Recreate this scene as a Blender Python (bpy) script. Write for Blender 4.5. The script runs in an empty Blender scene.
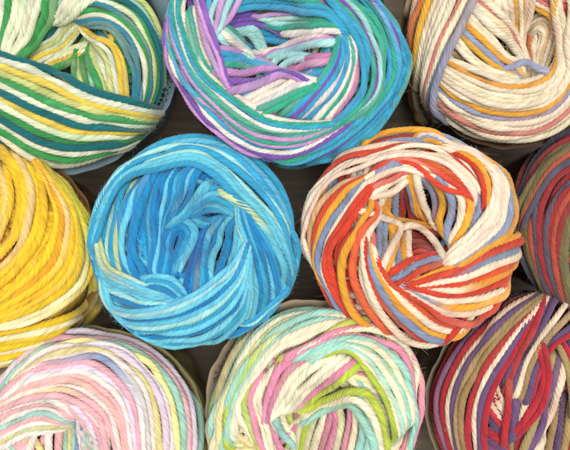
import bpy, math, random
import numpy as np
SEED = 7
rng = np.random.default_rng(SEED)
# ---------------------------------------------------------------- units
S = 0.00045            # one working unit in metres (0.45 mm); a strand is about 7 units thick
DCAM = 667.0           # camera height over the tops of the skeins, in working units
FLOOR = -262.0         # table top, in working units
ZOFF = -FLOOR * S      # the table top sits at world z = 0
col = bpy.data.collections.new('scene_collection'); bpy.context.scene.collection.children.link(col)

def lin(c):
    c = np.asarray(c, float) / 255.0
    return np.where(c <= 0.04045, c / 12.92, ((c + 0.055) / 1.055) ** 2.4)

# ---------------------------------------------------------------- skein body shape (implicit, local frame, z up, apex at 0)
class Body:
    def __init__(s, cx, cy, R, ey=1.0, Hs=46, z0=0, cr=(0, 0), crr=48, crd=34):
        # cx, cy: centre of the widest outline as seen on the table plan at the depth of the shoulder
        k = (DCAM + Hs - z0) / DCAM
        s.o = np.array([(cx - 285) * k, (225 - cy) * k, z0])
        s.R = (R - 9.5) * k; s.ey = ey; s.Hs = Hs
        ka = (DCAM - z0 + 6) / DCAM
        s.cr = np.array([(cr[0] - 285) * ka, (225 - cr[1]) * ka]) - s.o[:2]
        s.crr = crr; s.crd = crd; s.cx = cx; s.cy = cy
        s.side_len = z0 - FLOOR - 2
    def F(s, p, lift=0.0):
        k = 1.0 / (1.0 + np.asarray(lift) / s.R)
        x = p[..., 0] * k; y = p[..., 1] * k / s.ey; h = (p[..., 2] + s.Hs) * k
        r = np.sqrt(x * x + y * y + 1e-9)
        up = np.maximum(h, 0) / s.Hs
        dn = np.maximum(-h, 0)
        taper = 1.0 + 0.07 * (1 - np.exp(-(dn / 70.0) ** 2)) + 0.25 * np.clip((dn - 165) / 60, 0, 1) ** 2
        q = (r * taper / s.R) ** 2.5 + up ** 2.1
        Fo = (q ** (1 / 2.3) - 1) * s.R * 0.8
        rc = np.sqrt((p[..., 0] - s.cr[0]) ** 2 + (p[..., 1] - s.cr[1]) ** 2)
        Fc = (p[..., 2] + s.crd - (s.crd + 6) * np.minimum((rc / s.crr) ** 2, 4 + rc / s.crr)) * 0.7 - np.asarray(lift)
        kk = 12.0
        d = np.maximum(kk - np.abs(Fo - Fc), 0)
        return np.maximum(Fo, Fc) + d * d / (4 * kk)
    def grad(s, p, lift=0.0):
        e = 0.7; g = np.empty(p.shape)
        for i in range(3):
            d = np.zeros(3); d[i] = e
            g[..., i] = s.F(p + d, lift) - s.F(p - d, lift)
        n = np.linalg.norm(g, axis=-1, keepdims=True) + 1e-9
        return g / n, n[..., 0] / (2 * e)
    def project(s, p, lift=0.0, it=3):
        for _ in range(it):
            g, m = s.grad(p, lift)
            st = np.clip(s.F(p, lift) / np.maximum(m, 0.25), -6, 6)
            p = p - g * st[..., None]
        return p
    def trace(s, uv, lift):
        # sight lines through plan points uv meet the body; misses are pulled towards its centre
        uv = np.array(uv, float); n = len(uv)
        lift = np.broadcast_to(np.asarray(lift, float), (n,))
        out = np.full((n, 3), np.nan); todo = np.arange(n)
        cam = np.array([0, 0, DCAM]) - s.o
        for k in range(16):
            d = np.stack([uv[todo, 0] - 285, 225 - uv[todo, 1], np.full(len(todo), -DCAM)], 1)
            z = np.linspace(45, -150, 160)
            t = (cam[2] - z) / DCAM
            P = cam + d[:, None, :] * t[None, :, None]
            ins = s.F(P, lift[todo][:, None]) < 0
            hit = ins.any(1); i0 = ins.argmax(1)
            i0 = np.maximum(i0, 1)
            a = t[i0 - 1].copy(); b = t[i0].copy()
            for _ in range(14):
                m = (a + b) / 2
                f = s.F(cam + d * m[:, None], lift[todo]) < 0
                b = np.where(f, m, b); a = np.where(f, a, m)
            pts = cam + d * b[:, None]
            out[todo[hit]] = pts[hit]
            todo = todo[~hit]
            if len(todo) == 0: break
            v = uv[todo] - [s.cx, s.cy]; L = np.linalg.norm(v, axis=1, keepdims=True)
            uv[todo] -= v / L * 1.2
        if len(todo):
            ok = ~np.isnan(out[:, 0])
            idx = np.where(ok)[0]
            for t_ in todo: out[t_] = out[idx[np.abs(idx - t_).argmin()]]
        return out

# ---------------------------------------------------------------- curves
def catmull(pts, n):
    P = np.array(pts, float)
    if len(P) == 2: P = np.stack([P[0], (P[0] + P[1]) / 2, P[1]])
    P = np.vstack([2 * P[0] - P[1], P, 2 * P[-1] - P[-2]])
    out = []
    for i in range(1, len(P) - 2):
        t = np.linspace(0, 1, 24, endpoint=False)[:, None]
        a, b, c, d = P[i - 1], P[i], P[i + 1], P[i + 2]
        out.append(0.5 * ((2 * b) + (-a + c) * t + (2 * a - 5 * b + 4 * c - d) * t ** 2 + (-a + 3 * b - 3 * c + d) * t ** 3))
    out.append(P[-2][None]); o = np.vstack(out)
    return resample(o, n)
def resample(o, n):
    L = np.r_[0, np.cumsum(np.linalg.norm(np.diff(o, axis=0), axis=1))]
    t = np.linspace(0, L[-1], n)
    return np.stack([np.interp(t, L, o[:, k]) for k in range(o.shape[1])], 1)
def smooth(p, it=3):
    for _ in range(it):
        q = p.copy(); q[1:-1] = (p[:-2] + 2 * p[1:-1] + p[2:]) / 4; p = q
    return p
def wob(n, L, amp, wl):
    k = max(3, int(L / wl) + 2)
    c = rng.normal(0, amp, k + 1)
    t = np.linspace(0, k - 1, n); i = t.astype(int); f = t - i; f = f * f * (3 - 2 * f)
    return c[np.minimum(i, k)] * (1 - f) + c[np.minimum(i + 1, k)] * f
def walk(body, p, d, lifts, steps, ds):
    out = []
    for k in range(steps):
        g, _ = body.grad(p, lifts)
        d = d - g * (d * g).sum(1, keepdims=True); d /= np.linalg.norm(d, axis=1, keepdims=True) + 1e-9
        p = body.project(p + d * ds, lifts, 1)
        out.append(p.copy())
    return np.array(out)   # steps, n, 3

# ---------------------------------------------------------------- yarn mesh: four plies laid together, S twist
NPLY = 6; NV = NPLY * 3
_phi = np.arange(NV) * 2 * math.pi / NV
PROF = np.where(np.arange(NV) % 3 == 0, 0.80, 1.0)
class Yarn:
    def __init__(s): s.v = []; s.c = []; s.f = []; s.q = []; s.n = 0; s.hv = []; s.paths = []
    def add(s, body, P, r, cols, pitch=None, step=1.9, rs=None):
        # P: centre line (local), r: radius, cols: (n,3) linear colour along it
        L = np.linalg.norm(np.diff(P, axis=0), axis=1).sum()
        n = max(6, int(L / step))
        t0 = np.linspace(0, 1, len(P)); 
        Q = resample(P, n); Q = smooth(Q, 2)
        C = np.stack([np.interp(np.linspace(0, 1, n), t0, cols[:, k]) for k in range(3)], 1)
        T = np.gradient(Q, axis=0); T /= np.linalg.norm(T, axis=1, keepdims=True) + 1e-9
        N, _ = body.grad(Q)
        N = smooth(N, 3)
        N = N - T * (N * T).sum(1, keepdims=True); N /= np.linalg.norm(N, axis=1, keepdims=True) + 1e-9
        B = np.cross(T, N)
        pitch = pitch or r * 9.5 * rng.uniform(.9, 1.12)
        sl = np.linspace(0, L, n)
        tw = -(2 * math.pi * sl / pitch + np.cumsum(wob(n, L, .035, 22)) + rng.uniform(0, 6.28))
        rr = r * (1 + wob(n, L, 0.035, 14))
        if rs is not None: rr = rr * np.interp(np.linspace(0, 1, n), t0, rs)
        e = np.minimum(np.arange(n), np.arange(n)[::-1]); rr = rr * np.clip(0.35 + e / 4, 0, 1)
        ang = _phi[None] + tw[:, None]
        rad = PROF[None] * rr[:, None]
        V = Q[:, None] + (np.cos(ang) * rad * 0.94)[..., None] * N[:, None] + (np.sin(ang) * rad * 1.02)[..., None] * B[:, None]
        s.v.append(V.reshape(-1, 3))
        # ply tint: each ply took the dye a little differently
        ply = np.arange(NV) // 3
        tint = 1 + rng.normal(0, 0.05, NPLY)
        tv = 1 + wob(n, L, 0.05, 9)
        Cc = C[:, None, :] * tint[ply][None, :, None] * tv[:, None, None]
        s.c.append(np.clip(Cc, 0, 1).reshape(-1, 3))
        fib = np.empty((n, NV, 3)); fib[..., 0] = sl[:, None] * 0.16 + rng.uniform(0, 500)
        fib[..., 1] = np.cos(_phi)[None] * r; fib[..., 2] = np.sin(_phi)[None] * r
        s.f.append(fib.reshape(-1, 3))
        i = np.arange(n - 1)[:, None] * NV; k = np.arange(NV)[None]; k1 = (k + 1) % NV
        s.q.append((np.stack([i + k, i + k1, i + NV + k1, i + NV + k], -1) + s.n).reshape(-1, 4))
        s.n += n * NV
        s.paths.append((Q, N, B, T, C, r))
    def fuzz(s, dens=0.05):
        # stray cotton fibres: thin three-sided hairs standing off the strands
        for (Q, N, B, T, C, r) in s.paths:
            n = len(Q); m = rng.poisson(n * dens)
            if m == 0: continue
            i = rng.integers(2, max(3, n - 2), m)
            a = rng.uniform(-1.9, 1.9, m)
            O = np.cos(a)[:, None] * N[i] + np.sin(a)[:, None] * B[i]
            dirn = T[i] * rng.choice([-1, 1], m)[:, None] * rng.uniform(.5, 1.3, m)[:, None] + O * rng.uniform(.1, .75, m)[:, None] + rng.normal(0, .3, (m, 3))
            dirn /= np.linalg.norm(dirn, axis=1, keepdims=True)
            curl = rng.normal(0, .5, (m, 3)) - O * .35
            Lh = rng.gamma(2.2, 1.9, m) + 1.5
            K = 5
            tt = np.linspace(0, 1, K)
            P = Q[i][:, None] + O[:, None] * r * .85 + dirn[:, None] * (Lh[:, None] * tt)[..., None] + curl[:, None] * (Lh[:, None] * tt ** 2 * .6)[..., None]
            u = np.cross(dirn, O + 1e-3); u /= np.linalg.norm(u, axis=1, keepdims=True) + 1e-9
            w = np.cross(dirn, u)
            hr = 0.085 * (1 - .6 * tt)
            ang = np.array([0, 2.09, 4.19])
            V = P[:, :, None] + (np.cos(ang)[None, None, :, None] * u[:, None, None] + np.sin(ang)[None, None, :, None] * w[:, None, None]) * hr[None, :, None, None]
            s.v.append(V.reshape(-1, 3))
            s.c.append(np.repeat(np.clip(C[i] * 1.1 + .03, 0, 1), K * 3, axis=0))
            s.f.append(np.zeros((m * K * 3, 3)))
            base = (np.arange(m) * K * 3)[:, None, None] + (np.arange(K - 1) * 3)[None, :, None]
            k = np.arange(3)[None, None]; k1 = (k + 1) % 3
            s.q.append((np.stack([base + k, base + k1, base + 3 + k1, base + 3 + k], -1) + s.n).reshape(-1, 4))
            s.n += m * K * 3
    def build(s, name, body, parent, mat):
        V = (np.vstack(s.v)) * S
        Q = np.vstack(s.q); C = np.vstack(s.c); Fb = np.vstack(s.f)
        return mesh_np(name, V, Q, mat, parent, C, Fb)

def mesh_np(name, V, Q, mat, parent=None, C=None, Fb=None):
    me = bpy.data.meshes.new(name)
    me.vertices.add(len(V)); me.vertices.foreach_set('co', V.astype(np.float32).ravel())
    me.loops.add(Q.size); me.loops.foreach_set('vertex_index', Q.astype(np.int32).ravel())
    me.polygons.add(len(Q)); me.polygons.foreach_set('loop_start', (np.arange(len(Q)) * Q.shape[1]).astype(np.int32))
    me.update(calc_edges=True)
    me.polygons.foreach_set('use_smooth', np.ones(len(Q), bool))
    if C is not None:
        a = me.attributes.new('dye', 'FLOAT_COLOR', 'POINT')
        a.data.foreach_set('color', np.hstack([C, np.ones((len(C), 1))]).astype(np.float32).ravel())
    if Fb is not None:
        a = me.attributes.new('fib', 'FLOAT_VECTOR', 'POINT'); a.data.foreach_set('vector', Fb.astype(np.float32).ravel())
    me.materials.append(mat)
    o = bpy.data.objects.new(name, me); col.objects.link(o)
    if parent: o.parent = parent
    return o

# ---------------------------------------------------------------- materials
def nodes(name):
    m = bpy.data.materials.new(name); m.use_nodes = True
    nt = m.node_tree; return m, nt, nt.nodes['Principled BSDF']
def yarn_material():
    m, nt, b = nodes('cotton_yarn'); N = nt.nodes.new; L = nt.links.new
    at = N('ShaderNodeAttribute'); at.attribute_name = 'dye'
    fb = N('ShaderNodeAttribute'); fb.attribute_name = 'fib'
    n1 = N('ShaderNodeTexNoise'); n1.inputs['Scale'].default_value = 1.5; n1.inputs['Detail'].default_value = 3
    n2 = N('ShaderNodeTexNoise'); n2.inputs['Scale'].default_value = 0.45; n2.inputs['Detail'].default_value = 2
    L(fb.outputs['Vector'], n1.inputs['Vector']); L(fb.outputs['Vector'], n2.inputs['Vector'])
    mr = N('ShaderNodeMapRange'); mr.inputs[1].default_value = .3; mr.inputs[2].default_value = .7
    mr.inputs[3].default_value = .8; mr.inputs[4].default_value = 1.14
    L(n2.outputs['Fac'], mr.inputs[0])
    mx = N('ShaderNodeMix'); mx.data_type = 'RGBA'; mx.blend_type = 'MULTIPLY'; mx.inputs[0].default_value = 1
    L(at.outputs['Color'], mx.inputs[6]); L(mr.outputs[0], mx.inputs[7])
    L(mx.outputs[2], b.inputs['Base Color'])
    bp = N('ShaderNodeBump'); bp.inputs['Strength'].default_value = .8; bp.inputs['Distance'].default_value = .00035
    L(n1.outputs['Fac'], bp.inputs['Height']); L(bp.outputs['Normal'], b.inputs['Normal'])
    b.inputs['Roughness'].default_value = .82
    b.inputs['Specular IOR Level'].default_value = .22
    b.inputs['Sheen Weight'].default_value = .25; b.inputs['Sheen Roughness'].default_value = .5
    return m
YM = yarn_material()
def plain(name, rgb, rough=.7, noise=.12, scale=300, spec=.3, trans=0):
    m, nt, b = nodes(name); N = nt.nodes.new; L = nt.links.new
    tc = N('ShaderNodeTexCoord'); n = N('ShaderNodeTexNoise'); n.inputs['Scale'].default_value = scale; n.inputs['Detail'].default_value = 6
    L(tc.outputs['Object'], n.inputs['Vector'])
    cr = N('ShaderNodeMapRange'); cr.inputs[3].default_value = 1 - noise; cr.inputs[4].default_value = 1 + noise
    cr.inputs[1].default_value = .25; cr.inputs[2].default_value = .75
    L(n.outputs['Fac'], cr.inputs[0])
    mx = N('ShaderNodeMix'); mx.data_type = 'RGBA'; mx.blend_type = 'MULTIPLY'; mx.inputs[0].default_value = 1
    mx.inputs[6].default_value = (*lin(rgb), 1); L(cr.outputs[0], mx.inputs[7]); L(mx.outputs[2], b.inputs['Base Color'])
    b.inputs['Roughness'].default_value = rough; b.inputs['Specular IOR Level'].default_value = spec
    bp = N('ShaderNodeBump'); bp.inputs['Strength'].default_value = .25; bp.inputs['Distance'].default_value = .0004
    L(n.outputs['Fac'], bp.inputs['Height']); L(bp.outputs['Normal'], b.inputs['Normal'])
    return m

class Layers:
    def __init__(s, d): s.d = d; s.Y = np.zeros((0, 3)); s.R = np.zeros(0); s.G = np.zeros(0)
    def lay(s, P, N, off, r, cap=.95, gid=-1):
        X = P + N * off[:, None]; n = len(X)
        if len(s.Y):
            lo = X.min(0) - 2 * s.d; hi = X.max(0) + 2 * s.d
            m = ((s.Y > lo) & (s.Y < hi)).all(1); Y = s.Y[m]; Rr = s.R[m]; same = s.G[m] == gid
            if len(Y):
                dl = Y[None] - X[:, None]
                v = (dl * N[:, None]).sum(-1)
                lat2 = (dl ** 2).sum(-1) - v * v
                D = (r + Rr)[None] * np.where(same, .74, .9)[None]
                need = np.where((lat2 < D * D) & (v < 1.9 * s.d) & (v > -1.2 * s.d), v + np.sqrt(np.maximum(D * D - lat2, 0)) , 0)
                up = np.clip(need.max(1), 0, cap * s.d)
                mx = up.copy()
                for k in (1, 2): mx[k:] = np.maximum(mx[k:], up[:-k] * .9); mx[:-k] = np.maximum(mx[:-k], up[k:] * .9)
                up = smooth(mx[:, None], 14)[:, 0]
                e = np.minimum(np.arange(n), np.arange(n)[::-1]); up *= np.clip((e - 2) / 12, 0, 1)
                X = X + N * up[:, None]
        s.Y = np.vstack([s.Y, X]); s.R = np.r_[s.R, np.full(n, r)]; s.G = np.r_[s.G, np.full(n, gid)]
        return X

# ---------------------------------------------------------------- building one skein
def parse(s): return [tuple(float(k) for k in q.split(',')) for q in s.split()]
def colour_track(tok, pal, n):
    ks = tok.split('>'); cs = np.array([lin(pal[k]) for k in ks])
    if len(cs) == 1: cs = np.vstack([cs, cs]); pos = [0, 1]
    else:
        c = rng.uniform(.38, .6); w = .14
        pos = [c - w, c + w] if len(cs) == 2 else list(np.linspace(.15, .85, len(cs)))
    t = np.linspace(0, 1, n)
    C = np.stack([np.interp(t, pos, cs[:, k]) for k in range(3)], 1)
    j = 1 + rng.normal(0, .05) + rng.normal(0, .025, 3)
    o = lin(pal[list(pal)[rng.integers(len(pal))]])          # the dye bled a little from its neighbours
    if rng.random() < .65:
        c0 = rng.uniform(0, 1); w = np.exp(-((t - c0) / rng.uniform(.12, .35)) ** 2)[:, None] * rng.uniform(.08, .3)
        C = C * (1 - w) + o * w
    C = C * .97 + C.mean(1, keepdims=True) * .03
    return C * j
def make_skein(label, group, bodyargs, pal, basecols, bands, d=7.0, base_n=48, swirl=1, base_r=1.0, loose=()):
    body = Body(**bodyargs)
    root = bpy.data.objects.new('yarn_skein', None); col.objects.link(root)
    root.empty_display_size = .02
    root.location = (body.o[0] * S, body.o[1] * S, ZOFF + body.o[2] * S)
    # the Empty sits at the skein's base on the table
    root.location.z = 0.0
    root['label'] = label; root['category'] = 'yarn skein'; root['group'] = group
    zl = ZOFF + body.o[2] * S
    class Shift:  # lowers nothing: parts are given in apex coordinates, so lift them to the base frame
        pass
    def put(o): o.location.z = zl; return o
    # --- solid inside of the skein
    nth, nz = 96, 60
    th = np.linspace(0, 2 * math.pi, nth, endpoint=False)
    prof_z = np.linspace(-body.side_len, 30, 140)
    # march outwards from the axis under the crater: ray from inner point
    c0 = np.array([0, 0, -body.Hs - 20.0])
    els = np.linspace(-1.32, math.pi / 2, nz)
    V = []
    for el in els:
        dr = np.stack([np.cos(th) * math.cos(el), np.sin(th) * math.cos(el), np.full(nth, math.sin(el))], 1)
        t = np.linspace(4, 330, 330)
        P = c0 + dr[:, None] * t[None, :, None]
        outm = (body.F(P, -d * 2.9) > 0) | (P[..., 2] < -body.side_len)
        k = outm.argmax(1); V.append(c0 + dr * t[k][:, None])
    V = np.vstack(V)
    i = np.arange(nz - 1)[:, None] * nth; k = np.arange(nth)[None]; k1 = (k + 1) % nth
    Q = np.stack([i + k, i + k1, i + nth + k1, i + nth + k], -1).reshape(-1, 4)
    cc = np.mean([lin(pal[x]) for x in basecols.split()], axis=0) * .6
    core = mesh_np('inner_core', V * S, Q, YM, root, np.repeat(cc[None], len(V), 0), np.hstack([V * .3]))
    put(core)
    # --- underlying winding: strands laid round the crater one after another
    base = Yarn(); toks = basecols.split(); blay = Layers(d)
    n = base_n
    th = np.linspace(0, 2 * math.pi, n, endpoint=False) + rng.normal(0, .02, n)
    for ring, (fr, lf) in enumerate(((1.05, -1.45), (.5, -1.6), (.15, -1.7))):
        m = (n, n // 2, n // 4)[ring] if n % 4 == 0 else n
        thr = th[::(1, 2, 4)[ring]]
        px = body.cr[0] + np.cos(thr) * body.crr * fr * rng.uniform(.8, 1.1, m); py = body.cr[1] + np.sin(thr) * body.crr * fr * rng.uniform(.8, 1.1, m)
        P0 = np.stack([px, py, np.full(m, 10.0)], 1)
        lifts = np.full(m, lf * d) + rng.normal(0, .28 * d, m)
        P0 = body.project(P0, lifts, 25)
        td = np.stack([-np.sin(thr), np.cos(thr), np.zeros(m)], 1) * swirl
        ds = 2.6
        nf = 95 if ring == 0 else 34
        fwd = walk(body, P0, td, lifts, nf, ds); bwd = walk(body, P0, -td, lifts, nf // 2 if ring == 0 else 20, ds)
        path = np.concatenate([bwd[::-1], P0[None], fwd], 0)
        for j in range(m):
            p = path[:, j]
            keep = p[:, 2] > -body.side_len + 4
            a = np.argmin(keep[len(bwd):]) if not keep[len(bwd):].all() else nf
            p = p[:len(bwd) + max(a, 5)]
            p = p[p[:, 2] > -body.side_len + 4]
            if len(p) < 8: continue
            run = j // 3 if rng.random() < .75 else rng.integers(0, 99)
            tok = toks[run % len(toks)]
            g_, _ = body.grad(p)
            p = blay.lay(p, g_, np.zeros(len(p)), d * .5, cap=.45)
            base.add(body, p, d * .5 * base_r, colour_track(tok, pal, len(p)), step=2.3)
    # more strands wound round the barrel below the shoulder
    m = 26; 
    tz = np.linspace(-body.Hs - 5, -body.Hs - 75, m)
    P0 = np.stack([np.full(m, body.R), np.zeros(m), tz], 1)
    a0 = rng.uniform(0, 6.28, m); P0 = np.stack([np.cos(a0) * body.R, np.sin(a0) * body.R, tz], 1)
    lifts = rng.normal(-1.3 * d, .15 * d, m); P0 = body.project(P0, lifts, 12)
    td = np.stack([-np.sin(a0), np.cos(a0), rng.uniform(-.35, .2, m)], 1)
    fw = walk(body, P0, td, lifts, int(2 * math.pi * body.R / 3.2), 3.2)
    for j in range(m):
        base.add(body, fw[:, j], d * .5, colour_track(toks[rng.integers(len(toks))], pal, len(fw)), step=2.4)
    put(base.build('inner_winding', body, root, YM))
    # --- the laid bands of strands
    outer = Yarn(); coil = Yarn(); todo = []
    for bd in bands:
        layer, cols, A, B = bd[:4]; opt = bd[4] if len(bd) > 4 else {}
        toks_ = cols.split(); ns = len(toks_)
        A = catmull(parse(A), 60); Bc = catmull(parse(B), 60)
        l0, l1 = layer if isinstance(layer, tuple) else (layer, layer)
        l0 *= d * .62; l1 *= d * .62; lift = (l0 + l1) / 2
        target = coil if opt.get('coil') else outer
        g0, g1 = opt.get('ext', (22, 22))
        paths = []
        for i, tok in enumerate(toks_):
            t = (i + .5) / ns
            line = A * (1 - t) + Bc * t
            Lp = np.linalg.norm(np.diff(line, axis=0), axis=1).sum()
            nn = max(12, int(Lp / 2))
            line = resample(line, nn)
            tg = np.gradient(line, axis=0); tg /= np.linalg.norm(tg, axis=1, keepdims=True) + 1e-9
            line = line + np.stack([-tg[:, 1], tg[:, 0]], 1) * wob(nn, Lp, .1 * d, 38)[:, None]
            P = body.trace(line, np.linspace(l0, l1, nn))
            # drop jumps where a sight line skips over an edge
            P = smooth(P, 6)
            paths.append(P)
        mid = [p[len(p) // 2] for p in paths]
        sp = np.linalg.norm(np.diff(np.array([[q[int(len(q) * f)] for q in paths] for f in (.3, .5, .7)]), axis=1), axis=2).mean(1).max() if ns > 1 else d
        r = .5 * np.clip(sp * 1.12, .94 * d, 1.18 * d) * opt.get('r', 1)
        G = 24
        grid = np.array([resample(q, G) for q in paths])          # ns, G, 3
        if ns > 1:
            dd_ = np.linalg.norm(np.diff(grid, axis=0), axis=2)
            spg = np.vstack([dd_[:1], dd_]); spg2 = np.vstack([dd_, dd_[-1:]]); spg = (spg + spg2) / 2
        else: spg = np.full((1, G), d)
        press = np.clip((.93 * d - spg) / d, 0, .75)              # how far neighbours are pressed together
        # run on past both ends of the traced part, under the neighbours or over the rim
        E = []; rims = []
        for end in (0, 1):
            gl = (g0, g1)[end]; 
            ends_ = np.array([q[-1] if end else q[0] for q in paths])
            rim = (np.linalg.norm(ends_[:, :2] / [1, body.ey], axis=1) > .90 * body.R) & (not opt.get('nr', (0, 0))[end])
            rims.append(rim & ('ext' not in opt))
            if rims[-1].any(): gl = 76
            st = max(1, int(gl / 2))
            p = np.array([q[-1] if end else q[0] for q in paths]); k = 4
            dd = np.array([(q[-1] - q[-1 - k]) if end else (q[0] - q[k]) for q in paths])
            dd /= np.linalg.norm(dd, axis=1, keepdims=True) + 1e-9
            E.append(walk(body, p, dd, np.full(ns, l1 if end else l0), st, 2.0))
        for i, tok in enumerate(toks_):
            Ea = E[0][:, i]; Eb = E[1][:, i]
            if not rims[0][i]: Ea = Ea[:max(3, int(g0 / 2))]
            if not rims[1][i]: Eb = Eb[:max(3, int(g1 / 2))]
            P = np.vstack([Ea[::-1], paths[i], Eb])
            n_ = len(P)
            Cc = colour_track(tok, pal, len(paths[i]))
            Cc = np.vstack([np.repeat(Cc[:1], len(Ea), 0), Cc, np.repeat(Cc[-1:], len(Eb), 0)])
            N, _ = body.grad(P)
            dip = np.zeros(n_)
            e0, e1 = len(Ea), len(Eb)
            q0 = np.clip(1 - np.arange(n_) / min(e0, 10), 0, 1); q1 = np.clip(1 - np.arange(n_)[::-1] / min(e1, 10), 0, 1)
            sm = lambda x: x * x * (3 - 2 * x)
            dip = sm(q0) * (max(l0, 0) + 1.7 * d) + sm(q1) * (max(l1, 0) + 1.7 * d)
            if rims[0][i]: dip = dip + sm(np.clip((e0 - np.arange(n_)) / 16, 0, 1)) * max(l0, 0) * .8
            if rims[1][i]: dip = dip + sm(np.clip((e1 - np.arange(n_)[::-1]) / 16, 0, 1)) * max(l1, 0) * .8
            fr = np.concatenate([np.zeros(e0), np.linspace(0, 1, len(paths[i])), np.ones(e1)])
            pr = np.interp(fr, np.linspace(0, 1, G), press[i])
            pr = smooth(pr[:, None], 8)[:, 0]
            seq = (0.0, .62, .25, .9, .45)[i % 5]
            dip = dip - pr * seq * d * .35
            off = wob(n_, n_ * 2, .13 * d, 45) + rng.normal(0, .06 * d) - dip
            if 'arch' in opt: off = off + opt['arch'] * d * np.sin(np.linspace(0, math.pi, n_)) ** .7
            spl = smooth(np.interp(fr, np.linspace(0, 1, G), spg[i])[:, None], 8)[:, 0]
            todo.append(((l0 + l1) / 2 + .01 * i, P, N, off, r * (1 + rng.normal(0, .03)), Cc, np.clip(spl * .6 / r, .76, 1), target, id(bd)))
    # lay the strands one on another: where a strand meets one laid before, it rides up over it
    todo.sort(key=lambda q: q[0])
    lay = Layers(d)
    for key_, P, N, off, r, Cc, rs, target, gid in todo:
        X = lay.lay(P, N, off, r, gid=gid)
        target.add(body, X, r, Cc, rs=rs)
    outer.fuzz(.4); put(outer.build('outer_winding', body, root, YM))
    if coil.n: coil.fuzz(.4); put(coil.build('centre_coil', body, root, YM))
    for bd in loose:
        y = Yarn(); tok, pts, lift = bd
        line = catmull(parse(pts), 60); P = smooth(body.trace(line, lift), 6)
        y.add(body, P, d * .42, colour_track(tok, pal, len(P))); y.fuzz(.08); put(y.build('loose_strand', body, root, YM))
    return root, body, zl

def paper_band(root, body, zl, top, bot, mat, wave=2.0, ph=0.0, tilt=0.0, flare=3.0):
    # a paper sleeve round the barrel, with real thickness, soft folds and a torn-soft top edge
    nth, nz = 220, 26
    th = np.linspace(0, 2 * math.pi, nth, endpoint=False)
    rows = []
    for inner in (0, 1):
        for z in (np.linspace(bot, top, nz) if not inner else np.linspace(top, bot, nz)):
            zz = z + 2.2 * np.sin(3 * th + ph) * (z - bot) / (top - bot) + tilt * np.cos(th - ph)
            x = np.cos(th) * body.R; y = np.sin(th) * body.R * body.ey
            P = np.stack([x, y, zz], 1)
            for _ in range(6):
                f = body.F(P, 0); rr = np.linalg.norm(P[:, :2], axis=1, keepdims=True)
                P[:, :2] *= (1 - np.clip(f, -8, 8)[:, None] / rr)
            rr = np.linalg.norm(P[:, :2], axis=1, keepdims=True)
            fold = wave * (.5 * np.sin(7 * th + ph + z * .05) + .35 * np.sin(17 * th - z * .08 + ph) + .2 * np.sin(31 * th + z * .13))
            lip = flare * np.clip((z - top + 22) / 22, 0, 1) ** 2
            P[:, :2] *= 1 + (3.0 + fold + lip - (.8 if inner else 0))[:, None] / rr
            rows.append(P)
    V = np.vstack(rows); nr = len(rows)
    i = np.arange(nr)[:, None] * nth; k = np.arange(nth)[None]; k1 = (k + 1) % nth
    i2 = ((np.arange(nr) + 1) % nr)[:, None] * nth
    Q = np.stack([i + k, i + k1, i2 + k1, i2 + k], -1).reshape(-1, 4)
    o = mesh_np('paper_band', V * S, Q, mat, root); o.location.z = zl
    return o, rows[:nz]

def band_marks(name, band, zl, rows, mat, rects, off=.9):
    # printed marks laid on the sleeve: rects of (theta0, theta1, t0, t1) with t from bottom to top edge
    R = np.array(rows); nz, nth = R.shape[:2]
    V = []; Q = []
    for (a0, a1, t0, t1) in rects:
        na = 4; nt_ = 3
        base = len(V)
        for it in range(nt_ + 1):
            for ia in range(na + 1):
                a = (a0 + (a1 - a0) * ia / na) / (2 * math.pi) * nth; t = (t0 + (t1 - t0) * it / nt_) * (nz - 1)
                i0, j0 = int(a) % nth, min(int(t), nz - 2); fa, ft = a - int(a), t - j0; i1 = (i0 + 1) % nth
                p = (R[j0, i0] * (1 - fa) + R[j0, i1] * fa) * (1 - ft) + (R[j0 + 1, i0] * (1 - fa) + R[j0 + 1, i1] * fa) * ft
                q = p.copy(); L = np.linalg.norm(q[:2]); q[:2] *= 1 - 1.5 / L; q[2] += .7
                V.append(q)
        for it in range(nt_):
            for ia in range(na):
                b = base + it * (na + 1) + ia
                Q.append((b, b + 1, b + na + 2, b + na + 1))
    o = mesh_np(name, np.array(V) * S, np.array(Q), mat, band)
    return o

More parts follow.
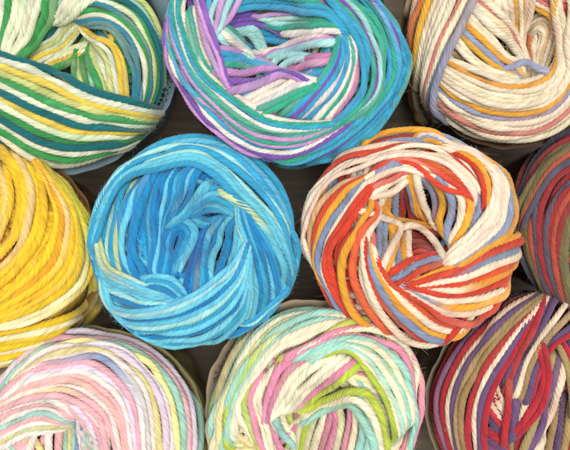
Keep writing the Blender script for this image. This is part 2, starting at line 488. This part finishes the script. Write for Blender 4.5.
# ================================================================ the ten skeins
GRP = 'skeins of variegated cotton yarn standing close together'
SK = {}
SK['blue'] = dict(
 label='blue skein in turquoise and sky shades, left of the orange one at the centre', group=GRP,
 bodyargs=dict(cx=195, cy=240, R=101, ey=1.04, z0=0, cr=(193, 230), crr=50, crd=62, Hs=48),
 pal=dict(b=(10,136,198), m=(46,168,212), c=(100,200,226), p=(162,222,220), y=(200,218,164), B=(0,106,180)),
 basecols='b m b c b b m', swirl=1,
 bands=[
 (1.6,"m c m p m p c c m","97,240 103,205 125,170 160,145 200,136 240,146 272,175 290,212 296,250 289,287","101,240 113,205 133,181 160,174 190,168 215,180 232,200 250,218 268,240 280,265 284,288"),
 (.3,"m p m y b c b b","108,200 102,225 100,250 107,278","163,172 150,195 140,225 138,250 146,272"),
 (.9,"y>p y>c p c c p b m c","103,235 112,262 133,273 152,284 175,295","95,250 96,285 113,305 142,310 175,303"),
 (1.9,"c p c b c p m c b c m c","103,298 130,306 165,302 190,291 212,277 232,263 245,240","110,318 145,342 190,348 217,341 238,325 249,295 249,255"),
 (1.2,"p c b m b c b m m","236,206 240,235 246,262 250,295 243,328","243,208 265,235 280,262 286,290 280,312"),
 (2.3,"y>c","224,196 238,206 252,220 266,236 276,262","230,196 242,204 257,218 270,234 281,262"),
 (-1.1,"b B m b b m B b","166,196 172,235 170,284","222,196 218,240 208,285",dict(coil=1)),
 (-.2,"b m b b c b m b","158,176 148,195 143,220 146,245 152,276","190,170 176,192 163,212 157,240 162,268",dict(coil=1)),
 (.3,"m b c b b","186,170 176,188 166,206 158,224","204,172 192,188 178,206 166,222",dict(coil=1)),
 (.9,"c c m","205,182 192,194 180,207 158,224","208,195 200,200 186,212 164,230",dict(coil=1,ext=(14,14))),
 (.8,"m c m c c m","240,206 226,190 212,186 195,196 184,204","230,214 222,208 208,206 194,213 185,215",dict(coil=1,ext=(14,14))),
 (.3,"m c m","232,212 212,216 198,214 186,208","228,224 210,226 198,224 190,216",dict(coil=1,ext=(14,14))),
 (.0,"b b m b b","162,222 153,245 156,270","178,226 168,245 170,268",dict(coil=1)),
 (.7,"c c m b","172,214 190,218 197,235 191,252 182,268","163,224 174,230 177,242 172,256 166,270",dict(coil=1,ext=(14,14))),
 (.9,"c m c b","143,276 160,272 178,277 192,294","146,288 160,287 172,294 180,303",dict(coil=1,ext=(14,14))),
 (.2,"B b B m b c b b c c","218,216 202,235 193,255 184,290","246,222 243,245 239,258 234,274",dict(coil=1)),
 ])
SK['orange'] = dict(
 label='orange, gold, cream and slate skein with a deep open centre, right of the blue one', group=GRP,
 bodyargs=dict(cx=410, cy=235, R=107, z0=4, cr=(414, 222), crr=52, crd=62, Hs=50),
 pal=dict(r=(214,62,34), g=(238,168,40), w=(244,226,200), s=(136,152,182), k=(216,104,92), o=(224,96,52), t=(206,170,134), R=(160,46,26)),
 basecols='r w g s w r', swirl=-1,
 bands=[
 (.4,"r s g s","345,158 372,133 400,127 425,129 450,140","345,170 370,152 400,144 435,145 463,158"),
 ((.7,2.2),"w r w w w","303,240 306,205 331,167 362,149 405,142 445,147 462,157 478,180","309,244 316,210 336,185 362,170 405,160 438,164 454,177 470,198"),
 (1.3,"r r r r","385,165 410,158 437,162 456,174 473,190","378,170 405,166 428,179 448,192 468,200"),
 (2.2,"s","374,172 392,164 410,160","376,177 394,169 410,166",dict(ext=(10,10))),
 (1.2,"w w","364,182 380,170 400,165 430,170","364,190 385,178 402,173 428,178"),
 (.9,"k k","366,186 380,176 398,170 410,170","368,194 384,184 400,176 410,174",dict(ext=(12,12))),
 (.8,"w w","370,192 384,182 400,174 408,172","372,200 386,192 402,182 408,178",dict(ext=(12,12))),
 (1.0,"t r g s w r r","362,177 338,185 318,205 309,232 311,258 326,290","374,188 360,214 347,233 335,252 336,277 353,312"),
 (.5,"r r r","344,236 336,252 338,272 350,302","354,236 345,250 344,272 357,305"),
 (1.7,"g o w","366,208 352,233 340,250 337,272 349,304 365,326","377,215 369,235 368,258 370,282 382,307 402,332"),
 (1.9,"r w g s r w","377,258 391,280 410,296 431,313 445,322 468,325","361,240 364,272 374,303 390,326 408,342 428,346"),
 (2.4,"g r r>s w r w>g r w s>g w r","413,282 435,271 460,259 490,242 519,232","404,288 424,305 445,321 470,325 490,316"),
 (3.1,"w w w w s g","470,158 488,176 486,200 477,222 449,254","478,158 507,182 518,208 514,228 484,250 455,266"),
 (2.6,"r g g","456,158 472,172 480,202","470,154 486,172 488,202"),
 (.9,"w s g s w g s","410,170 419,190 426,212 442,228","468,188 485,204 478,226 460,248",dict(coil=1)),
 (.6,"s g g","400,174 407,188 412,206","412,172 420,190 422,210",dict(coil=1)),
 (-.6,"g g s R R R g","382,184 380,200 374,214","418,184 424,200 432,222",dict(coil=1)),
 (-.1,"g g R","372,210 392,215 418,220 448,228","372,224 390,226 418,230 448,238",dict(coil=1)),
 (-.5,"R R R r","398,232 420,234 440,254","398,262 420,258 446,270",dict(coil=1)),
 (.4,"w","398,226 412,223 428,228 440,241 449,260","400,233 412,230 425,235 435,247 443,262",dict(coil=1,arch=.6)),
 (.9,"w","364,208 386,216 402,226 398,242 388,258 386,274","365,215 384,223 394,228 390,240 380,256 378,274",dict(coil=1,arch=.5)),
 (.7,"w w","388,190 384,201 372,212","378,188 376,199 366,208",dict(coil=1,ext=(12,12))),
 (.3,"k s s g g","364,218 371,240 372,268","390,220 394,240 388,268",dict(coil=1)),
 (.2,"w s g w","388,250 390,272 400,290","410,236 410,258 418,274",dict(coil=1)),
 (.5,"r s r","392,268 414,262 438,256","398,284 418,276 444,268",dict(coil=1)),
 ])
SK['purple'] = dict(
 label='large teal, turquoise, violet and white skein at the top between green and cream ones', group=GRP,
 bodyargs=dict(cx=286, cy=48, R=119, z0=14, cr=(268, 38), crr=58, crd=64, Hs=50),
 pal=dict(t=(52,172,144), b=(52,166,206), v=(124,84,178), w=(242,232,218), l=(206,150,208), a=(166,220,216), k=(220,136,180)),
 basecols='t b v w b t l', swirl=1,
 bands=[
 (1.0,"w t b w t b>t l t l b w v l","186,-8 190,25 204,62 225,84 262,109 300,119 340,120","169,-6 166,40 178,84 203,116 232,144 262,158 300,152 347,122"),
 ((.3,2.4),"b t b v b v>b b t","262,149 285,150 320,142 345,124 366,104 386,75 386,45 374,15 352,-14","264,158 280,165 310,170 348,156 378,135 402,114 410,88 406,60 394,30 372,0",dict(ext=(10,50))),
 (1.7,"t t a v t b b","330,-12 368,12 385,45 385,80 370,105 340,124","318,-4 340,22 357,50 360,82 348,102 330,120"),
 (.9,"k w t w b w b v b t","352,38 360,60 356,85 338,115","334,46 328,65 310,88 282,112"),
 (.5,"w t t","196,10 205,45 222,80","190,20 200,62 218,86"),
 (2.1,"l l v","190,-8 200,20 207,48 224,82","203,-8 213,25 221,58 234,86"),
 (1.2,"b a l a l","208,-6 207,18 211,45","244,-6 232,8 216,34"),
 (.8,"t a w a","222,22 236,34 248,48 258,62","210,32 220,46 236,58 248,68"),
 (.9,"l b b t","216,48 242,56 276,70","220,70 245,73 268,77"),
 (1.4,"l v l","220,70 250,73 275,73 306,80","236,95 260,90 282,82 306,85"),
 (.8,"w w w t t","242,98 266,87 292,80 312,80","262,116 285,106 305,94 318,86"),
 (1.0,"t b b","232,-8 262,-8 298,-4 325,6 346,30","234,12 258,9 290,10 318,15 340,31",dict(coil=1)),
 (.5,"l>a a>t a>t t","260,14 285,11 312,12 342,26","272,24 286,28 310,28 336,30",dict(coil=1)),
 (-.2,"v v v","230,12 252,11 272,18 292,31","234,29 250,23 268,25 284,35",dict(coil=1)),
 (.7,"w","286,29 303,30 320,29 342,29","290,34 305,35 322,34 342,34",dict(coil=1)),
 (.4,"v v","296,36 312,32 332,31 350,39","302,46 316,43 332,42 348,48",dict(coil=1)),
 (-.6,"a b b","246,21 262,22 280,27 300,37","250,36 266,41 284,43 300,43",dict(coil=1)),
 (.5,"w l a","260,50 280,48 300,38 318,35","276,62 294,58 312,52 334,47",dict(coil=1)),
 (.3,"a a","236,25 250,23 259,34 264,46","237,36 246,34 252,42 256,52",dict(coil=1)),
 (-.5,"b b","246,42 258,46 276,50","248,54 260,57 276,60",dict(coil=1)),
 (.5,"k k","290,66 304,57 328,54","296,78 310,71 326,64",dict(coil=1)),
 (.7,"a a","268,67 284,57 305,53","276,80 290,71 302,65",dict(coil=1)),
 (.2,"b b v","300,72 312,68 330,62","304,86 318,82 330,74",dict(coil=1)),
 ])
SK['green'] = dict(
 label='green, teal, yellow and pale mint skein in the top left corner', group=GRP,
 bodyargs=dict(cx=52, cy=48, R=117, z0=0, cr=(66, 44), crr=46, crd=50, Hs=50),
 pal=dict(t=(14,112,118), g=(58,158,80), w=(226,230,200), y=(234,200,62), p=(208,212,134), b=(20,128,152), T=(208,178,120), a=(150,212,180)),
 basecols='t g w y g w', swirl=1,
 bands=[
 (1.2,"p a t g w>p b g w b b b","46,6 75,-14 112,-12 142,0 159,26 169,56 170,88 158,112","84,19 96,26 111,35 122,52 130,70 129,98"),
 (1.7,"w w w","46,14 60,3 76,-10","64,20 82,10 104,2"),
 (.5,"b t b","102,34 119,52 127,76 128,100","97,40 109,58 114,80 114,98"),
 (.9,"y y w p","82,17 98,33 112,42 123,60 127,94","84,26 96,40 105,58 110,94"),
 (.6,"w p g a g p g","100,48 105,70 113,94","82,46 73,62 76,90"),
 (2.3,"t w y p g w t y w g t w g w","-14,46 20,57 60,73 95,89 130,99 160,107","-16,125 8,146 35,163 65,168 100,158 124,145",dict(nr=(1,0))),
 (1.2,"b w g w w w w g g","-10,-8 -8,20 -6,52","62,-8 50,20 38,40 24,60"),
 (.3,"t g t","40,28 54,18 70,12","46,38 58,30 74,22",dict(coil=1)),
 (.7,"w p w y w","34,46 50,36 60,22 74,14","42,62 58,54 72,42 86,26",dict(coil=1)),
 (.8,"w w y g","50,60 66,49 90,44","50,76 64,74 78,62",dict(coil=1)),
 ])
SK['cream'] = dict(
 label='cream, gold, periwinkle and coral skein in the top right corner', group=GRP,
 bodyargs=dict(cx=520, cy=28, R=117, z0=0, cr=(535, 36), crr=46, crd=50, Hs=50),
 pal=dict(w=(240,224,194), g=(232,168,44), s=(152,160,186), k=(208,130,118), o=(198,112,62), t=(214,186,146), K=(196,84,76)),
 basecols='w w g w s t', swirl=-1,
 bands=[
 (1.0,"t t o g w w w w k w s","410,-8 402,25 402,60 411,98","480,-8 465,22 452,46 437,84 436,102"),
 (4.2,"s","474,-10 460,24 447,48 433,84 431,104","481,-6 466,26 453,50 439,84 437,104"),
 (1.5,"w k w w w w g s g w w","476,-10 502,14 514,38 524,64","452,44 468,62 490,76 512,80",dict(ext=(10,20))),
 (1.9,"w g w w w w w g s w w k w w","446,56 475,69 505,79 538,77 556,63 563,40 556,8","432,106 456,128 482,141 515,144 552,134 592,104",dict(nr=(1,0),ext=(8,60))),
 (2.9,"s","500,67 520,63 546,69","500,73 520,69 546,75",dict(ext=(14,14))),
 (1.4,"w w g w a w".replace('a','t'),"500,-10 506,20 508,50","534,-8 529,18 516,42"),
 (.4,"w w t w w","528,20 543,10 558,22 557,42 548,68","534,32 541,26 545,36 541,48 533,68",dict(coil=1)),
 (.5,"s w w o w","508,40 513,54 522,66","540,38 537,52 536,70",dict(coil=1)),
 (.9,"K k k w g g","536,-10 556,0 582,20","536,6 552,14 562,36 567,62"),
 ])
SK['yellow'] = dict(
 label='bright yellow and white skein at the left edge', group=GRP,
 bodyargs=dict(cx=-18, cy=258, R=112, z0=0, cr=(-10, 252), crr=42, crd=30, Hs=48),
 pal=dict(y=(246,204,20), o=(242,176,22), w=(250,240,194), p=(240,200,120), g=(214,202,60), d=(232,140,36)),
 basecols='y y y', swirl=-1,
 bands=[
 (1.2,"y y p y y","-10,148 13,175 17,205 8,240 -12,258","32,166 46,195 45,228 29,262 -6,294"),
 (.8,"y p y","-12,165 3,185 2,215 -10,230","8,172 12,205 3,238 -12,248"),
 (1.5,"y o p>y y y g>y g>w g>y>w","32,166 54,205 51,238 35,268 -10,308","40,170 76,212 89,250 91,280 78,298 40,318 -12,330"),
 (1.5,"g>y g>w y g>y g>w y g>w y","58,190 84,238 92,275 87,300 60,318 -10,334","66,192 92,240 98,290 94,327 72,345 30,361 -12,369"),
 (.3,"o d p d o","-14,214 9,229 11,258 -8,276","-14,246 -4,248 -4,250 -14,254",dict(coil=1)),
 ])
SK['pastel'] = dict(
 label='pastel pink, lemon, mint and lilac skein at the bottom left', group=GRP,
 bodyargs=dict(cx=88, cy=450, R=119, z0=0, cr=(74, 452), crr=44, crd=44, Hs=50),
 pal=dict(k=(242,184,188), w=(246,236,226), y=(240,228,150), m=(170,218,200), l=(228,210,228), s=(132,150,184), c=(240,186,170), Y=(206,200,140)),
 basecols='k w y k w m', swirl=-1,
 bands=[
 (1.0,"Y m l k m y w l y w w","28,354 58,333 95,326 137,334 173,355 200,388 210,430 208,470","14,393 42,371 72,361 100,361 124,379 139,406 146,455"),
 (1.3,"k>s>w k l w k c w y>k k","8,390 40,366 70,362 102,357 127,378 141,405 146,455","-6,418 25,404 52,396 78,404 101,420 113,455"),
 (1.1,"k w k w m k w y w","-10,412 20,398 48,391 66,398 80,412","-14,462 12,444 38,433 64,428",dict(ext=(20,10))),
 (.9,"k w k l k","84,402 104,418 116,436 120,470","70,408 88,420 98,438 100,470"),
 (.2,"m w l m w k s m w","76,418 92,424 84,440 92,470","106,430 96,436 112,448 116,470",dict(coil=1,arch=.8)),
 (.6,"s m w","72,414 84,420 92,432","70,424 78,430 84,440",dict(coil=1,ext=(8,8))),
 (.4,"y m s w s w k m k","72,412 66,432 66,460","98,418 103,438 106,462",dict(coil=1)),
 (-.2,"w k m w y w k m","46,425 44,445 46,475","112,420 114,440 112,475",dict(coil=1)),
 (.6,"w k s y","35,348 13,366 -12,388","40,360 22,380 6,412"),
 ])
SK['floral'] = dict(
 label='cream, mint, pink and lime skein at the bottom centre under the blue and orange ones', group=GRP,
 bodyargs=dict(cx=314, cy=412, R=108, z0=2, cr=(322, 420), crr=50, crd=60, Hs=50),
 pal=dict(w=(244,234,202), m=(162,216,200), k=(226,142,172), l=(188,208,70), p=(236,224,164), t=(200,176,138), g=(140,180,110)),
 basecols='w m w k w p', swirl=-1,
 bands=[
 (1.0,"g t m w p m l>w m w w","206,470 207,425 219,385 241,337 266,310 300,301 335,308 378,325","240,425 247,398 258,378 280,352 303,341 335,330 374,330"),
 (2.2,"l>k k w k m w m w m w l","285,356 312,342 340,327 375,321 405,334 421,362 423,400","320,358 345,352 362,368 378,397 392,436"),
 (1.4,"k k w w w w k l","303,352 278,368 267,395 265,418","362,366 335,388 310,399 284,407"),
 (1.2,"w l k w w","246,390 239,412 262,460","274,372 264,400 277,455"),
 (.8,"w k k w k w m m w","330,400 318,425 305,460","368,400 380,425 376,464",dict(coil=1)),
 (.3,"m w l k w","270,398 271,420 290,446","314,400 302,412 286,424",dict(coil=1)),
 (1.2,"l w m","298,408 330,394 360,386 378,405 392,446","304,425 330,410 352,404 364,422 370,455",dict(coil=1,ext=(12,12))),
 (.2,"w l w","300,414 296,430 290,455","318,414 312,432 308,455",dict(coil=1)),
 ])
SK['red'] = dict(
 label='crimson, purple, khaki and cream skein in the bottom right corner', group=GRP,
 bodyargs=dict(cx=548, cy=414, R=117, z0=0, cr=(572, 430), crr=50, crd=38, Hs=50),
 pal=dict(r=(186,34,50), v=(106,78,120), k=(168,144,94), w=(242,220,188), p=(226,140,140), b=(132,92,60)),
 basecols='r v k w r v', swirl=-1,
 bands=[
 (1.3,"r v r w v k k r w v r","566,286 505,300 462,333 438,368 429,400 435,435 450,470","541,308 516,354 497,387 488,420 488,465"),
 (1.3,"b b v r v","520,298 498,325 492,345 488,362","560,296 540,322 524,350 510,378"),
 (1.7,"r v w k v r","540,300 530,332 518,352 506,382","586,332 556,348 540,372 532,402"),
 (1.6,"r v w","505,378 503,404 501,442","534,366 532,392 524,420"),
 (1.9,"r r","537,350 540,376 533,400 513,426","545,350 549,378 542,404 522,432"),
 (1.4,"k v w","549,360 538,392 524,430 516,458","566,364 562,392 548,420 538,444"),
 (.7,"r w k v k","530,418 528,440 526,468","577,392 572,425 564,468"),
 (1.5,"k r v","556,346 563,366 567,386 567,412","576,350 580,372 584,390 586,412"),
 (.3,"k r v k","512,430 510,450 512,472","532,428 530,448 532,472",dict(coil=1)),
 (-.2,"r v k w r","566,380 570,410 566,450","600,370 602,410 598,450",dict(coil=1)),
 ])
SK['darkred'] = dict(
 label='dark red, olive and slate skein at the right edge below the cream one', group=GRP,
 bodyargs=dict(cx=606, cy=218, R=95, z0=0, cr=(618, 226), crr=36, crd=28, Hs=46),
 pal=dict(r=(160,42,46), v=(86,84,102), k=(116,104,66), o=(180,76,56), b=(96,56,40), w=(220,190,150)),
 basecols='r k v r o', swirl=-1,
 bands=[
 (1.0,"r v r k k o v r r v r o r k k","584,122 545,138 524,165 515,200 519,240 533,275 556,302","592,200 577,215 568,240 568,270 576,304"),
 (1.8,"k k o v","590,136 566,148 543,168 526,200","592,160 572,164 550,184 532,216"),
 ])

PAPER = dict(
 green=plain('slate_paper', (120,142,152), .55, .10, 260),
 kraft=plain('kraft_paper', (138,106,70), .6, .18, 260),
 brown=plain('brown_paper', (112,88,66), .6, .15, 260),
 beige=plain('beige_paper', (184,168,142), .6, .08, 260),
 grey=plain('grey_paper', (120,120,112), .6, .12, 260),
 khaki=plain('khaki_paper', (150,138,92), .6, .12, 260),
 dark=plain('dark_paper', (60,52,46), .6, .2, 260))
INK = plain('dark_ink', (34,44,48), .6, .1)
RED_INK = plain('pale_ink', (190,200,205), .6, .1)
bands_spec = dict(green='green', orange='dark', blue='grey', purple='dark', cream='brown', yellow='kraft', pastel='khaki', floral='beige', red='beige', darkred='brown')
import os
ONLY = os.environ.get('ONLY')
n_str = 0
for key, sk in SK.items():
    if ONLY and key not in ONLY.split(','): continue
    root, body, zl = make_skein(**sk)
    top = -body.Hs - 22
    o, rows = paper_band(root, body, zl, top, top - 130, PAPER[bands_spec[key]], 2.0, rng.uniform(0, 6), flare={'green': 16, 'cream': 9, 'pastel': 9, 'floral': 11, 'yellow': 11, 'red': 9}.get(key, 3))
    if key == 'green':
        rects = []; a = math.radians(-58)
        for i in range(20):
            w = rng.choice([.02, .035, .05]); rects.append((a, a + w, .87, .94)); a += w + .02
        a = math.radians(-60)
        for i in range(34):
            w = rng.uniform(.01, .02); h = rng.uniform(.015, .03)
            rects.append((a, a + w, (.95, .967)[i % 2], (.95, .967)[i % 2] + h * .45)); a += w + .012
        band_marks('printed_barcode', o, zl, rows, INK, [(a % (2 * math.pi) if False else x0 + 2 * math.pi, x1 + 2 * math.pi, t0, t1) for (x0, x1, t0, t1) in rects])

    if key in ('cream', 'pastel', 'purple', 'floral'):
        for row in range(3):
            rects = []; a = {'cream': 3.7, 'pastel': .3, 'purple': 3.4, 'floral': 1.9}[key] + row * .03; a1 = a + .95
            while a < a1:
                w = rng.uniform(.006, .02)
                if rng.random() < .8: rects.append((a, a + w, .90 + row * .025, .912 + row * .025))
                a += w + .008
            band_marks('printed_line', o, zl, rows, INK, rects)

# ---------------------------------------------------------------- table, lamp, camera
tm, nt, b = nodes('table_wood'); N = nt.nodes.new; L = nt.links.new
tc = N('ShaderNodeTexCoord'); mp = N('ShaderNodeMapping'); mp.inputs['Scale'].default_value = (4, 60, 4); mp.inputs['Rotation'].default_value = (0, 0, 1.1)
n = N('ShaderNodeTexNoise'); n.inputs['Scale'].default_value = 6; n.inputs['Detail'].default_value = 8
cr = N('ShaderNodeValToRGB'); cr.color_ramp.elements[0].position = .3; cr.color_ramp.elements[0].color = (*lin((84, 72, 60)), 1); cr.color_ramp.elements[1].position = .7; cr.color_ramp.elements[1].color = (*lin((124, 108, 88)), 1)
L(tc.outputs['Object'], mp.inputs['Vector']); L(mp.outputs[0], n.inputs['Vector']); L(n.outputs['Fac'], cr.inputs[0]); L(cr.outputs[0], b.inputs['Base Color']); b.inputs['Roughness'].default_value = .6
V = np.array([[-1.2, -1.2, 0], [1.2, -1.2, 0], [1.2, 1.2, 0], [-1.2, 1.2, 0], [-1.2, -1.2, -.03], [1.2, -1.2, -.03], [1.2, 1.2, -.03], [-1.2, 1.2, -.03]])
Q = np.array([[0, 1, 2, 3], [7, 6, 5, 4], [0, 4, 5, 1], [1, 5, 6, 2], [2, 6, 7, 3], [3, 7, 4, 0]])
tab = mesh_np('table_top', V, Q, tm); tab['kind'] = 'structure'
for p in tab.data.polygons: p.use_smooth = False

def area(name, loc, target, size, power, colr):
    l = bpy.data.lights.new(name, 'AREA'); l.shape = 'DISK'; l.size = size; l.energy = power; l.color = colr
    o = bpy.data.objects.new(name, l); col.objects.link(o); o.location = loc
    from mathutils import Vector
    o.rotation_euler = (Vector(target) - Vector(loc)).to_track_quat('-Z', 'Y').to_euler(); return o
area('ceiling_lamp', (.12, .0, 1.1), (0, 0, ZOFF), .5, 8.6, (1.0, .965, .91))
area('cool_side_light', (-.5, .7, 1.0), (0, 0, ZOFF), .7, 2.2, (.93, .97, 1.0))  # weaker, broad cool light from the upper left
w = bpy.data.worlds.new('World'); bpy.context.scene.world = w; w.use_nodes = True
bg = w.node_tree.nodes['Background']; bg.inputs[0].default_value = (1, .98, .95, 1); bg.inputs[1].default_value = .5
cam = bpy.data.cameras.new('camera'); co = bpy.data.objects.new('camera', cam); col.objects.link(co)
co.location = (0, 0, ZOFF + DCAM * S); cam.sensor_width = 36; cam.lens = 36 * DCAM / 570.0
cam.clip_start = .01; cam.clip_end = 10
cam.dof.use_dof = True; cam.dof.focus_distance = (DCAM + 22) * S; cam.dof.aperture_fstop = 5
sc = bpy.context.scene; sc.camera = co
sc.render.engine = 'CYCLES'
sc.view_settings.view_transform = 'Standard'; sc.view_settings.look = 'None'; sc.view_settings.exposure = 0; sc.view_settings.gamma = 1
